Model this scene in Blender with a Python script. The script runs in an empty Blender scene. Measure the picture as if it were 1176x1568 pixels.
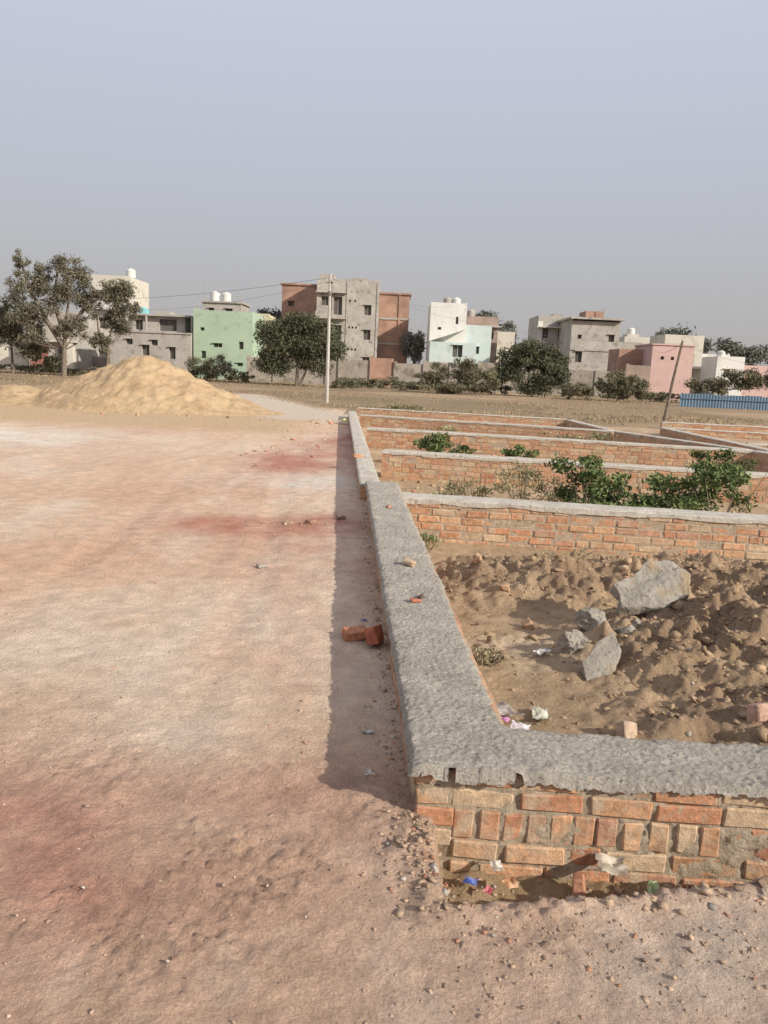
import bpy, math, random
import numpy as np
import bmesh
from mathutils import Vector, Matrix, noise as mnoise
random.seed(7); rng=np.random.default_rng(11)
scene=bpy.context.scene
scene.view_settings.view_transform='Standard'
try: scene.view_settings.look='None'
except Exception: pass
scene.view_settings.exposure=0
COL=scene.collection

# ---------------------------------------------------------------- noise
_T=rng.random((256,256))
def vnoise(x,y):
    xi=np.floor(x).astype(int); yi=np.floor(y).astype(int)
    fx=x-xi; fy=y-yi
    fx=fx*fx*(3-2*fx); fy=fy*fy*(3-2*fy)
    a=_T[xi%256,yi%256]; b=_T[(xi+1)%256,yi%256]; c=_T[xi%256,(yi+1)%256]; d=_T[(xi+1)%256,(yi+1)%256]
    return (a*(1-fx)+b*fx)*(1-fy)+(c*(1-fx)+d*fx)*fy
def fbm(x,y,s,o=4,seed=0):
    x=np.asarray(x,float)/s+seed*17.3; y=np.asarray(y,float)/s+seed*9.1
    x,y=x*.83-y*.56,x*.56+y*.83
    r=0;a=1;t=0
    for i in range(o):
        r=r+a*vnoise(x*2**i+i*5.7,y*2**i+i*3.3); t+=a; a*=.5
    return r/t*2-1
def cell(x,y,s,seed=0):
    x=np.asarray(x,float)/s+seed*3.7; y=np.asarray(y,float)/s+seed*5.1
    xi=np.floor(x).astype(int); yi=np.floor(y).astype(int); best=np.full(x.shape,9.)
    for dx in (-1,0,1):
        for dy in (-1,0,1):
            cx=xi+dx; cy=yi+dy
            px=cx+_T[cx%256,cy%256]; py=cy+_T[(cx+77)%256,(cy+31)%256]
            rr=.6+.8*_T[(cx+11)%256,(cy+91)%256]
            best=np.minimum(best,np.hypot(x-px,y-py)/rr)
    return best
def sst(a,b,x):
    t=np.clip((x-a)/(b-a),0,1); return t*t*(3-2*t)
def gs(x,y,cx,cy,sx,sy): return np.exp(-((x-cx)/sx)**2-((y-cy)/sy)**2)

# ---------------------------------------------------------------- materials
def M(name,c1,c2=None,scale=3.0,bump=.3,bscale=40.0,rough=.9,attr=False,detail=5,bdist=.01,var=.25,spots=None,spotscale=200,fac=(.35,.65),sr=(.56,.7),speck=None):
    m=bpy.data.materials.new(name); m.use_nodes=True
    nt=m.node_tree; N=nt.nodes; L=nt.links
    bs=N['Principled BSDF']; bs.inputs['Roughness'].default_value=rough
    if 'Specular IOR Level' in bs.inputs: bs.inputs['Specular IOR Level'].default_value=.15
    tc=N.new('ShaderNodeTexCoord'); co=tc.outputs['Object']
    n=N.new('ShaderNodeTexNoise'); n.inputs['Scale'].default_value=scale; n.inputs['Detail'].default_value=detail
    n.inputs['Roughness'].default_value=.65
    L.new(co,n.inputs['Vector'])
    mr=N.new('ShaderNodeMapRange'); L.new(n.outputs['Fac'],mr.inputs['Value'])
    mr.inputs['From Min'].default_value=fac[0]; mr.inputs['From Max'].default_value=fac[1]
    if attr:
        at=N.new('ShaderNodeAttribute'); at.attribute_name='col'
        mr.inputs['To Min'].default_value=1-var; mr.inputs['To Max'].default_value=1+var
        mm=N.new('ShaderNodeVectorMath'); mm.operation='SCALE'
        L.new(at.outputs['Color'],mm.inputs[0]); L.new(mr.outputs[0],mm.inputs['Scale'])
        col=mm.outputs[0]
    else:
        mx=N.new('ShaderNodeMix'); mx.data_type='RGBA'
        mx.inputs[6].default_value=(*c1,1); mx.inputs[7].default_value=(*(c2 or c1),1)
        L.new(mr.outputs[0],mx.inputs[0]); col=mx.outputs[2]
    if spots:
        for sc_s,sp_c in ([(spotscale,spots)] if not isinstance(spots,list) else spots):
            n3=N.new('ShaderNodeTexNoise'); n3.inputs['Scale'].default_value=sc_s; n3.inputs['Detail'].default_value=4
            L.new(co,n3.inputs['Vector'])
            m3=N.new('ShaderNodeMapRange'); L.new(n3.outputs['Fac'],m3.inputs['Value'])
            m3.inputs['From Min'].default_value=sr[0]; m3.inputs['From Max'].default_value=sr[1]
            x3=N.new('ShaderNodeMix'); x3.data_type='RGBA'; L.new(m3.outputs[0],x3.inputs[0])
            L.new(col,x3.inputs[6]); x3.inputs[7].default_value=(*sp_c,1); col=x3.outputs[2]
    if speck:
        n4=N.new('ShaderNodeTexNoise'); n4.inputs['Scale'].default_value=speck[0]; n4.inputs['Detail'].default_value=3; n4.inputs['Roughness'].default_value=.8
        L.new(co,n4.inputs['Vector'])
        m4=N.new('ShaderNodeMapRange'); L.new(n4.outputs['Fac'],m4.inputs['Value'])
        m4.inputs['From Min'].default_value=.3; m4.inputs['From Max'].default_value=.7; m4.inputs['To Min'].default_value=1-speck[1]; m4.inputs['To Max'].default_value=1+speck[1]
        v4=N.new('ShaderNodeVectorMath'); v4.operation='SCALE'; L.new(col,v4.inputs[0]); L.new(m4.outputs[0],v4.inputs['Scale']); col=v4.outputs[0]
    L.new(col,bs.inputs['Base Color'])
    if bump>0:
        n2=N.new('ShaderNodeTexNoise'); n2.inputs['Scale'].default_value=bscale; n2.inputs['Detail'].default_value=6
        n2.inputs['Roughness'].default_value=.75
        L.new(co,n2.inputs['Vector'])
        b=N.new('ShaderNodeBump'); b.inputs['Strength'].default_value=bump; b.inputs['Distance'].default_value=bdist
        L.new(n2.outputs['Fac'],b.inputs['Height']); L.new(b.outputs[0],bs.inputs['Normal'])
    return m
def BrickM(name,c1,c2,mortar,sc=1.0):
    m=bpy.data.materials.new(name); m.use_nodes=True
    nt=m.node_tree;N=nt.nodes;L=nt.links; bs=N['Principled BSDF']; bs.inputs['Roughness'].default_value=.9
    tc=N.new('ShaderNodeTexCoord'); sp=N.new('ShaderNodeSeparateXYZ'); cb=N.new('ShaderNodeCombineXYZ')
    L.new(tc.outputs['Object'],sp.inputs[0])
    ad=N.new('ShaderNodeMath'); ad.operation='ADD'; L.new(sp.outputs[0],ad.inputs[0]); L.new(sp.outputs[1],ad.inputs[1])
    L.new(ad.outputs[0],cb.inputs[0]); L.new(sp.outputs[2],cb.inputs[1])
    br=N.new('ShaderNodeTexBrick'); L.new(cb.outputs[0],br.inputs['Vector'])
    br.inputs['Color1'].default_value=(*c1,1); br.inputs['Color2'].default_value=(*c2,1); br.inputs['Mortar'].default_value=(*mortar,1)
    br.inputs['Scale'].default_value=1; br.inputs['Brick Width'].default_value=.24*sc; br.inputs['Row Height'].default_value=.085*sc
    br.inputs['Mortar Size'].default_value=.012*sc
    n=N.new('ShaderNodeTexNoise'); n.inputs['Scale'].default_value=.8; n.inputs['Detail'].default_value=6; L.new(tc.outputs['Object'],n.inputs['Vector'])
    mr=N.new('ShaderNodeMapRange'); L.new(n.outputs['Fac'],mr.inputs['Value']); mr.inputs['From Min'].default_value=.3; mr.inputs['From Max'].default_value=.7
    mr.inputs['To Min'].default_value=.72; mr.inputs['To Max'].default_value=1.22
    mm=N.new('ShaderNodeVectorMath'); mm.operation='SCALE'; L.new(br.outputs['Color'],mm.inputs[0]); L.new(mr.outputs[0],mm.inputs['Scale'])
    L.new(mm.outputs[0],bs.inputs['Base Color']); return m

m_ground=M('dusty_ground',(1,1,1),attr=True,scale=7,var=.13,bump=1.0,bscale=38,bdist=.025,detail=8,speck=(80,.22))
m_sand=M('sand',(.43,.30,.175),(.54,.405,.255),scale=2,bump=.8,bscale=6,bdist=.10,speck=(14,.12))
m_cem=M('cement',(.36,.33,.285),(.50,.46,.40),scale=5,bump=1.0,bscale=55,bdist=.022,spots=[(85,(.21,.19,.16)),(60,(.58,.54,.475))],detail=8,speck=(110,.2))
m_cemfar=M('cement_pale',(.46,.42,.365),(.60,.56,.49),scale=4,bump=.8,bscale=30,bdist=.02,spots=(.33,.29,.24),spotscale=18,speck=(60,.15))
m_brick=M('brick',(1,1,1),attr=True,scale=22,var=.28,bump=.9,bscale=50,bdist=.010,detail=8,spots=[(8,(.55,.43,.31)),(34,(.46,.35,.25))],sr=(.53,.70),speck=(90,.15))
m_bat=M('loose_brick_clay',(1,1,1),attr=True,scale=22,var=.3,bump=.8,bscale=50,bdist=.010)
m_mortar=M('mortar',(.38,.30,.215),(.55,.46,.35),scale=20,bump=1,bscale=50,bdist=.015,spots=(.17,.12,.085),spotscale=40)
m_soil=M('soil_clod',(1,1,1),attr=True,scale=20,var=.25,bump=.9,bscale=60,bdist=.012)
m_slab=M('broken_concrete',(.30,.275,.235),(.43,.395,.34),scale=5,bump=1.,bscale=50,bdist=.014,spots=[(40,(.23,.19,.15)),(7,(.38,.29,.19))],speck=(120,.18))
m_leaf=M('foliage',(1,1,1),attr=True,scale=1.5,var=.3,bump=0,rough=.75,detail=2)
m_bark=M('bark',(.15,.12,.09),(.24,.20,.16),scale=6,bump=.4,bscale=20)
m_grass=M('dry_grass',(1,1,1),attr=True,scale=.4,var=.2,bump=0,detail=2)

# ---------------------------------------------------------------- mesh helpers
def mkmesh(name,V,F,mats,mi=None,cols=None,parent=None,smooth=False):
    me=bpy.data.meshes.new(name)
    if isinstance(F,np.ndarray):
        V=np.asarray(V,np.float32); nf,k=F.shape
        me.vertices.add(len(V)); me.vertices.foreach_set('co',V.ravel())
        me.loops.add(nf*k); me.loops.foreach_set('vertex_index',F.astype(np.int32).ravel())
        me.polygons.add(nf); me.polygons.foreach_set('loop_start',np.arange(0,nf*k,k,dtype=np.int32))
        me.polygons.foreach_set('loop_total',np.full(nf,k,dtype=np.int32))
        me.update(calc_edges=True)
    else:
        me.from_pydata([tuple(v) for v in V],[],[tuple(f) for f in F]); me.update()
    for m in mats: me.materials.append(m)
    if mi is not None: me.polygons.foreach_set('material_index',np.asarray(mi,np.int32))
    if cols is not None:
        cols=np.asarray(cols,np.float32)
        dom='POINT' if len(cols)==len(me.vertices) and len(cols)!=len(me.polygons) else 'FACE'
        at=me.attributes.new('col','FLOAT_COLOR',dom)
        c4=np.ones((len(cols),4),np.float32); c4[:,:3]=cols; at.data.foreach_set('color',c4.ravel())
    if smooth: me.polygons.foreach_set('use_smooth',np.ones(len(me.polygons),bool))
    me.update()
    o=bpy.data.objects.new(name,me); COL.objects.link(o)
    if parent: o.parent=parent
    return o
def empty(name,loc=(0,0,0)):
    e=bpy.data.objects.new(name,None); e.location=loc; COL.objects.link(e); return e

class B:
    def __init__(s,mats): s.V=[];s.F=[];s.mi=[];s.c=[];s.mats=mats
    def add(s,V,F,mi=0,c=(.5,.5,.5)):
        o=len(s.V); s.V+=[tuple(v) for v in V]; s.F+=[tuple(i+o for i in f) for f in F]
        s.mi+=[mi]*len(F); s.c+=[c]*len(F)
    def box(s,x0,x1,y0,y1,z0,z1,mi=0,c=(.5,.5,.5)):
        V=[(x0,y0,z0),(x1,y0,z0),(x1,y1,z0),(x0,y1,z0),(x0,y0,z1),(x1,y0,z1),(x1,y1,z1),(x0,y1,z1)]
        s.add(V,[(3,2,1,0),(4,5,6,7),(0,1,5,4),(1,2,6,5),(2,3,7,6),(3,0,4,7)],mi,c)
    def cyl(s,x,y,z0,z1,r0,r1,mi=0,n=14,c=(.5,.5,.5)):
        V=[(x+r0*math.cos(2*math.pi*i/n),y+r0*math.sin(2*math.pi*i/n),z0) for i in range(n)]+[(x+r1*math.cos(2*math.pi*i/n),y+r1*math.sin(2*math.pi*i/n),z1) for i in range(n)]
        s.add(V,[(i,(i+1)%n,n+(i+1)%n,n+i) for i in range(n)]+[tuple(range(n,2*n))],mi,c)
    def tank(s,x,y,z,r=.5,h=1.0,mi=0):
        s.cyl(x,y,z,z+h*.8,r,r,mi); s.cyl(x,y,z+h*.8,z+h*.93,r,r*.55,mi); s.cyl(x,y,z+h*.93,z+h,r*.35,r*.33,mi)
        for k in (.2,.4,.6): s.cyl(x,y,z+h*k,z+h*k+.03,r*1.03,r*1.03,mi)
    def tube(s,pts,rad,mi=0,n=7,c=(.5,.5,.5)):
        V=[];F=[]
        for k,(p,r) in enumerate(zip(pts,rad)):
            p=Vector(p); a=Vector(pts[min(k+1,len(pts)-1)])-Vector(pts[max(k-1,0)]); a.normalize()
            u=a.orthogonal().normalized() if abs(a.z)<.9 else Vector((1,0,0)); w=a.cross(u).normalized(); u=w.cross(a)
            for i in range(n):
                t=2*math.pi*i/n; V.append(p+(u*math.cos(t)+w*math.sin(t))*r)
        for k in range(len(pts)-1):
            for i in range(n): F.append((k*n+i,k*n+(i+1)%n,(k+1)*n+(i+1)%n,(k+1)*n+i))
        s.add(V,F,mi,c)
    def facade(s,x0,x1,z0,z1,y,holes,mi=0,dark=1,rec=.3):
        xs=sorted({x0,x1,*[h[0] for h in holes],*[h[1] for h in holes]}); zs=sorted({z0,z1,*[h[2] for h in holes],*[h[3] for h in holes]})
        for i in range(len(xs)-1):
            for j in range(len(zs)-1):
                cx=(xs[i]+xs[i+1])/2; cz=(zs[j]+zs[j+1])/2
                if any(h[0]<cx<h[1] and h[2]<cz<h[3] for h in holes): continue
                s.add([(xs[i],y,zs[j]),(xs[i+1],y,zs[j]),(xs[i+1],y,zs[j+1]),(xs[i],y,zs[j+1])],[(0,1,2,3)],mi)
        for h in holes:
            a,b,c,d=h[:4]; r=rec; Y=y+r
            s.add([(a,y,c),(b,y,c),(b,y,d),(a,y,d),(a,Y,c),(b,Y,c),(b,Y,d),(a,Y,d)],[(0,1,5,4),(1,2,6,5),(2,3,7,6),(3,0,4,7)],mi)
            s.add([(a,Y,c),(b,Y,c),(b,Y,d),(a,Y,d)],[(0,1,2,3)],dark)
            if (b-a)<1.6 and (b-a)>.45:
                s.box(a-.1,b+.1,y-.2,y-.002,d+.03,d+.09,mi); s.box((a+b)/2-.025,(a+b)/2+.025,Y-.06,Y-.01,c+.003,d-.003,mi)
    def bld(s,x0,x1,y0,y1,z0,z1,holes,mi=0,dark=1,par=True):
        s.facade(x0,x1,z0,z1,y0,holes,mi,dark)
        s.add([(x0,y0,z0),(x0,y1,z0),(x0,y1,z1),(x0,y0,z1),(x1,y0,z0),(x1,y1,z0),(x1,y1,z1),(x1,y0,z1)],[(0,1,2,3),(4,7,6,5),(1,5,6,2),(3,2,6,7)],mi)
        if par:
            for (a,b,c,d) in ((x0,x1,y0,y0+.15),(x0,x1,y1-.15,y1),(x0,x0+.15,y0+.15,y1-.15),(x1-.15,x1,y0+.15,y1-.15)):
                s.box(a,b,c,d,z1+.002,z1+.6+random.uniform(-.1,.1),mi)
    def done(s,name,parent=None,smooth=False):
        return mkmesh(name,s.V,s.F,s.mats,s.mi,s.c,parent,smooth)

# ---------------------------------------------------------------- terrain
def wl_left(y): return .16-.056*(y-2.56)
def moundf(x,y):
    m=.28*gs(x,y,2.1,4.35,.75,.7)+.23*gs(x,y,1.7,6.2,1.1,.55)+.36*gs(x,y,3.4,5.0,1.0,1.5)+.17*gs(x,y,2.1,3.35,.75,.4)+.14*gs(x,y,3.0,7.0,1,.5)+.10*gs(x,y,.95,6.9,.5,.35)
    return m*(1-sst(7.4,7.9,y))
def H(x,y):
    x=np.asarray(x,float); y=np.asarray(y,float)
    wallmid=np.where(y<9.4,.34-.056*(y-2.56),-.18-.067*(y-9.4))
    inside=sst(-.04,.06,x-wallmid)*sst(2.64,2.74,y)*(1-sst(23.2,23.6,y+.3*np.clip(x,0,9)))*(1-sst(8.35,8.5,x))
    h=0.010*fbm(x,y,1.6,4,1)+.005*fbm(x,y,.25,4,2)
    near=1-sst(5,20,np.abs(y))
    h=h+.005*fbm(x,y,.07,3,3)*near+.004*np.clip(fbm(x,y,.035,2,4),0,1)*near
    lev=-.05-.2*sst(3.5,7.8,y)
    mound=moundf(x,y)
    rough=np.clip(mound*8+.25*sst(0,.5,fbm(x,y,.6,3,8)),0,1)
    wx=x+.05*fbm(x,y,.12,3,71); wy=y+.05*fbm(x,y,.12,3,76)
    c1=cell(wx,wy,.19,1); c2=cell(wx+.02*fbm(x,y,.05,2,77),wy,.085,2); c3=cell(x,y,.04,3)
    cl=.13*np.clip(.62-c1,0,1)*sst(-.35,.3,fbm(x,y,.4,3,73))+.06*np.clip(.6-c2,0,1)+.022*np.clip(.6-c3,0,1)
    pl=lev+mound*(1+.6*fbm(x,y,.35,5,5))+rough*(.075*fbm(x,y,.22,5,6)+cl+.020*fbm(x,y,.05,3,74))+.012*fbm(x,y,.2,4,7)+.005*fbm(x,y,.05,3,75)
    h=h*(1-inside)+inside*pl
    lip=2.09+.19*(x-.27)+.035*fbm(x,y,.25,4,9); lip=np.minimum(lip,2.31)
    d=np.minimum(x-.235-.03*fbm(x,y,.15,3,10),y-lip)
    tr=sst(-.01,.03,d)*(1-sst(2.62,2.72,y))
    ridge=np.exp(-((d+.05)/.05)**2)*(1-sst(2.45,2.6,y))
    h=h*(1-tr)+tr*(-.21+.03*fbm(x,y,.12,4,11)+.03*np.clip(.6-c2,0,1))+ridge*(.010+.014*fbm(x,y,.1,3,12)+.02*np.clip(.6-c3,0,1))
    h=h+.015*gs(x,y,.12,2.38,.12,.10)*(1+1.5*fbm(x,y,.05,3,13))
    low=(1-sst(2.2,3.6,y+.5*fbm(x,y,.9,3,17)))*(1-tr)*(1-inside)
    h=h+low*(.024*np.clip(.6-c3,0,1)*sst(-.25,.35,fbm(x,y,.25,4,18))+.005*fbm(x,y,.04,2,19))
    tk=gs(x,y,-.35,2.1,.8,.45)*sst(-.15,.35,fbm(x,y,.3,3,15))+.8*gs(x,y,-1.3,2.9,.9,.4)*sst(0,.35,fbm(x,y,.35,3,16))+.7*gs(x,y,-.2,2.75,.35,.2)
    h=h+.008*np.sin((x*.75+y*1.0)*85+4*fbm(x,y,.35,3,14))*tk
    for cx_,w_ in ((-.95,.13),(-2.35,.13),(-4.2,.2)):
        q=(x-cx_+.05*(y-3)-.12*np.sin(y*.35))/w_
        h=h+(-.016*np.exp(-q*q)+.008*np.exp(-(np.abs(q)-1.5)**2*3)+.004*np.exp(-q*q)*np.sin(y*60+q*2))*(x<.0)*near*sst(2.2,3.4,y)*(.5+.5*sst(-.2,.3,fbm(x,y,.8,3,27)))
    return h
def axis(lo,hi,step,g,far):
    mid=list(np.arange(lo,hi,step)); a=[];s=step;v=hi
    while v<far: a.append(v); s*=g; v+=s
    a.append(far); b=[];s=step;v=lo-step
    while v>-far: b.append(v); s*=g; v-=s
    b.append(-far); return np.array(b[::-1]+mid+a)
xs=axis(-1.9,2.9,.0135,1.033,2500.); ys=axis(1.5,5.6,.0135,1.023,2500.)
X,Y=np.meshgrid(xs,ys); Z=H(X,Y)
nx,ny=len(xs),len(ys)
idx=np.arange(nx*ny).reshape(ny,nx)
F=np.stack([idx[:-1,:-1],idx[:-1,1:],idx[1:,1:],idx[1:,:-1]],-1).reshape(-1,4)
def mixc(c,col,m): return c*(1-m[...,None])+np.array(col)*m[...,None]
def ground_color(X,Y):
    c=np.zeros(X.shape+(3,))+np.array((.66,.485,.355))
    n1=fbm(X,Y,2.2,5,21); n2=fbm(X,Y,.5,5,22); n3=fbm(X,Y,.09,4,23)
    c=mixc(c,(.71,.57,.445),sst(-.05,.45,n1+.3*n2)*.8)
    c=mixc(c,(.60,.40,.285),sst(.0,.5,-n1+.3*n2)*.8)
    c=mixc(c,(.72,.61,.50),sst(.10,.45,fbm(X*.9,Y*.35,.5,5,24))*.5)
    c=mixc(c,(.57,.38,.28),sst(.05,.45,fbm(X*1.0,Y*.18,.35,4,25))*.45)
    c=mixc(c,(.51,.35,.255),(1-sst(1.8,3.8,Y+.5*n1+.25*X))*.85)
    c=mixc(c,(.60,.46,.36),(1-sst(1.8,3.4,Y))*sst(.05,.4,fbm(X,Y,.22,4,26))*.5)
    def st(cx,cy,sx,sy,col,k):
        nonlocal c
        m=gs(X,Y,cx,cy,sx,sy)*(1+1.3*fbm(X,Y,.45,5,int(cx*7+cy*3)%19+2)); c=mixc(c,col,np.clip(m*k,0,.95))
    st(-1.5,7.6,.9,.5,(.45,.19,.14),.95); st(-.6,7.8,.5,.45,(.41,.18,.13),.9); st(-.9,6.3,.8,.8,(.53,.32,.235),.65)
    st(-1.5,13.5,.8,2.6,(.45,.21,.165),.95); st(-1.0,17.5,.5,2.5,(.43,.22,.17),.8)
    st(-1.25,2.2,.75,.45,(.44,.225,.17),.9); st(-.5,2.7,.9,.3,(.50,.31,.23),.5); st(-3.5,5.5,1.5,1.5,(.62,.38,.26),.6)
    st(-1.1,10.7,.7,.7,(.70,.64,.56),.9); st(-9,15,4,2.0,(.74,.68,.59),.9); st(-.9,3.3,.4,.5,(.70,.58,.47),.6); st(-1.9,4.3,.6,.6,(.71,.60,.49),.5)
    st(1.0,1.9,.7,.35,(.55,.44,.355),.8)
    c=c*(1+.14*n3[...,None])
    m=sst(16.8,19.5,Y+.8*n1+.35*n2)*sst(1.5,3.0,-X+.4*n1); c=mixc(c,(.52,.38,.235),m*.9)
    m=sst(22,24,Y)*(1-sst(.0,1.2,np.abs(X+2.2+(Y-24)*.38)-1.1-.03*(Y-24)))*(1-sst(40,43,Y))*(X<-.8); c=mixc(c,(.57,.49,.405),m*.9)
    fld=sst(0,1.5,Y-np.where(X>-1.6,25.5,29.5)+1.2*n1)
    road=(1-sst(.0,1.2,np.abs(X+2.2+(Y-24)*.38)-1.1-.03*(Y-24)))*(1-sst(40,43,Y))*(X<-.8)
    fc=np.zeros_like(c)+np.array((.31,.225,.145)); fc=mixc(fc,(.24,.185,.115),sst(-.1,.4,fbm(X,Y,6,5,31))); fc=mixc(fc,(.40,.295,.19),sst(.0,.5,fbm(X,Y,11,4,32)))
    c=c*(1-(fld*(1-road))[...,None])+fc*(fld*(1-road))[...,None]
    wallmid=np.where(Y<9.4,.34-.056*(Y-2.56),-.18-.067*(Y-9.4))
    ins=sst(-.04,.06,X-wallmid)*sst(2.6,2.7,Y)*(1-fld)
    mo=moundf(X,Y)
    sc=np.zeros_like(c)+np.array((.46,.335,.215)); sc=mixc(sc,(.31,.215,.14),np.clip(.25+.75*sst(-.35,.25,fbm(X,Y,.35,5,33)),0,1)*np.clip(.25+mo*7,0,1)); sc=mixc(sc,(.55,.43,.305),sst(.1,.5,fbm(X,Y,.9,4,34))*np.clip(1-mo*6,0,1))
    sc=sc*(1+.16*n3[...,None])
    c=mixc(c,(0,0,0),ins)+sc*ins[...,None]
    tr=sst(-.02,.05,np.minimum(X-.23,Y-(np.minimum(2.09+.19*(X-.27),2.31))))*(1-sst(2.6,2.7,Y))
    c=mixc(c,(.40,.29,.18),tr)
    return np.clip(c,.01,.9)
C=ground_color(X,Y)
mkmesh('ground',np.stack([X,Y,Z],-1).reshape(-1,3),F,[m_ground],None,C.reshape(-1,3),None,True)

# sand pile
gx=np.arange(-18,-3,.06); gy=np.arange(21,32,.06); SX,SY=np.meshgrid(gx,gy)
def cone(cx,cy,h,rx,ry):
    a=SX-cx;b=SY-cy; r=np.sqrt((a/rx)**2+(b/ry)**2+.02)
    return h*(1.14-r)
n=fbm(SX,SY,1.4,5,41); n2=np.abs(fbm(SX,SY,.5,4,42))
hh=np.maximum.reduce([cone(-8.15,26.2,1.72,3.3,3.0),cone(-7.0,25.8,1.2,2.9,2.6),cone(-9.2,26.5,1.42,2.9,2.6),cone(-12.6,26.4,.5,3.2,2.4),cone(-15.5,26,.42,3,2.2),cone(-5.6,25.6,.5,1.9,1.6)])
hh=hh+.16*n*np.clip(hh*2+.3,0,1)-.16*n2*np.clip(hh*2,0,1)+.05*fbm(SX,SY,.25,3,43)-.05*np.abs(np.sin(SX*5+2*n))*np.clip(hh,0,1)*(1-np.clip(hh-1,0,1))
hh=hh+.06*np.clip(.6-cell(SX,SY,.3,9),0,1)*np.clip(hh*3,0,1)
hh=np.maximum(hh,-.12)
ix=np.arange(SX.size).reshape(SX.shape)
F=np.stack([ix[:-1,:-1],ix[:-1,1:],ix[1:,1:],ix[1:,:-1]],-1).reshape(-1,4)
mkmesh('sand_pile',np.stack([SX,SY,hh],-1).reshape(-1,3),F,[m_sand],smooth=True)

# ---------------------------------------------------------------- stones
def icos(sub):
    bm=bmesh.new(); bmesh.ops.create_icosphere(bm,subdivisions=sub,radius=1); bm.verts.ensure_lookup_table()
    V=np.array([v.co[:] for v in bm.verts]); F=np.array([[v.index for v in f.verts] for f in bm.faces]); bm.free(); return V,F
I1=icos(1)
CUBE=(np.array([(x,y,z) for x in (-.7,.7) for y in (-.6,.6) for z in (-.6,.6)]),np.array([(0,1,3),(0,3,2),(4,6,7),(4,7,5),(0,4,5),(0,5,1),(2,3,7),(2,7,6),(0,2,6),(0,6,4),(1,5,7),(1,7,3)]))
def scatter(name,pts,sizes,cols,mat,ico=I1,flat=.7,jit=.25,sink=.25):
    V0,F0=ico; n=len(pts); k=len(V0)
    ang=rng.uniform(0,6.28,n)
    V=V0[None]*(1+rng.normal(0,jit,(n,k,1)))*np.stack([rng.uniform(.7,1.4,n),rng.uniform(.6,1.2,n),rng.uniform(.5,1,n)*flat],-1)[:,None]+rng.normal(0,jit*.5,(n,k,3))
    tl=rng.normal(0,.5,n)
    yz=V[...,1]*np.cos(tl)[:,None]-V[...,2]*np.sin(tl)[:,None]; zz=V[...,1]*np.sin(tl)[:,None]+V[...,2]*np.cos(tl)[:,None]
    xx=V[...,0]*np.cos(ang)[:,None]-yz*np.sin(ang)[:,None]; yy=V[...,0]*np.sin(ang)[:,None]+yz*np.cos(ang)[:,None]
    V=np.stack([xx,yy,zz],-1)*sizes[:,None,None]
    z=H(pts[:,0],pts[:,1])+sizes*flat*(.5-sink)
    V=V+np.stack([pts[:,0],pts[:,1],z],-1)[:,None]
    F=(F0[None]+np.arange(n)[:,None,None]*k).reshape(-1,3)
    return mkmesh(name,V.reshape(-1,3),F,[mat],None,np.repeat(cols,len(F0),0))
def pal(n,base,var=.2,alts=()):
    c=np.array(base)[None]*(1+rng.normal(0,var,(n,1)))
    for col,p in alts:
        m=rng.random(n)<p; c[m]=np.array(col)*(1+rng.normal(0,var,(m.sum(),1)))
    return np.clip(c,.02,.8)
n=11000
px=rng.uniform(-3.5,1.6,n); py=1.3+rng.random(n)**2.0*8
keep=((px<wl_left(py)-.02)|(py<2.05))&(fbm(px,py,.5,3,81)+rng.normal(0,.3,n)>.0); px=px[keep];py=py[keep]; n=len(px)
scatter('pebbles',np.stack([px,py],-1),np.clip(rng.exponential(.0020,n)+.0012,0,.012),pal(n,(.53,.39,.29),.14,(((.46,.26,.19),.12),((.60,.55,.48),.05))),m_soil,jit=.2,sink=.35)
P=[];S=[]
for i in range(1300):
    y=random.uniform(2.5,12); P.append((wl_left(y)-abs(random.gauss(0,.06))-.005,y)); S.append(min(.018,random.expovariate(1/.003)+.0015))
for i in range(520):
    P.append((.19+random.gauss(0,.07),2.32+random.gauss(0,.13))); S.append(min(.014,random.expovariate(1/.003)+.002))
for i in range(600):
    P.append((random.uniform(.25,2.2),random.uniform(2.1,2.5))); S.append(min(.022,random.expovariate(1/.0045)+.002))
for i in range(800):
    P.append((random.uniform(.2,1.8),random.gauss(1.95,.15))); S.append(min(.010,random.expovariate(1/.0025)+.0015))
for i in range(90):
    P.append((-.75+random.gauss(0,.3),7.78+random.gauss(0,.05))); S.append(min(.025,random.expovariate(1/.007)+.004))
P=np.array(P);S=np.array(S);n=len(P)
scatter('brick_rubble',P,S,pal(n,(.48,.35,.25),.16,(((.45,.24,.16),.12),((.5,.46,.41),.06))),m_soil,ico=CUBE,jit=.2)
q=40000; qx=rng.uniform(.55,4.6,q); qy=2.95+rng.random(q)**1.2*5.0
kp=(qx>.65-.056*(qy-2.56))&(rng.random(q)<.05+moundf(qx,qy)*2.2); P=np.stack([qx[kp],qy[kp]],-1)[:9000]; n=len(P)
S=np.minimum(.045,rng.exponential(.0065,n)+.003)
scatter('soil_clods',P,S,pal(n,(.38,.27,.175),.15,(((.45,.24,.15),.03),((.46,.41,.34),.02))),m_soil,jit=.26,flat=.8,sink=.5)
n=1600; P=np.stack([rng.uniform(.2,8,n),rng.uniform(8.9,22,n)],-1); S=np.minimum(.06,rng.exponential(.015,n)+.008)
scatter('soil_lumps',P,S,pal(n,(.40,.29,.18),.2,(((.5,.26,.16),.12),((.5,.45,.4),.04))),m_soil)
P=np.array([(random.uniform(-9.6,-3.2),random.uniform(21.5,24.2)) for _ in range(80)]+[(random.uniform(-2.6,-1.2),random.uniform(12,24)) for _ in range(90)])
S=np.array([min(.07,random.expovariate(1/.02)+.01) for _ in P]); n=len(P)
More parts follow.
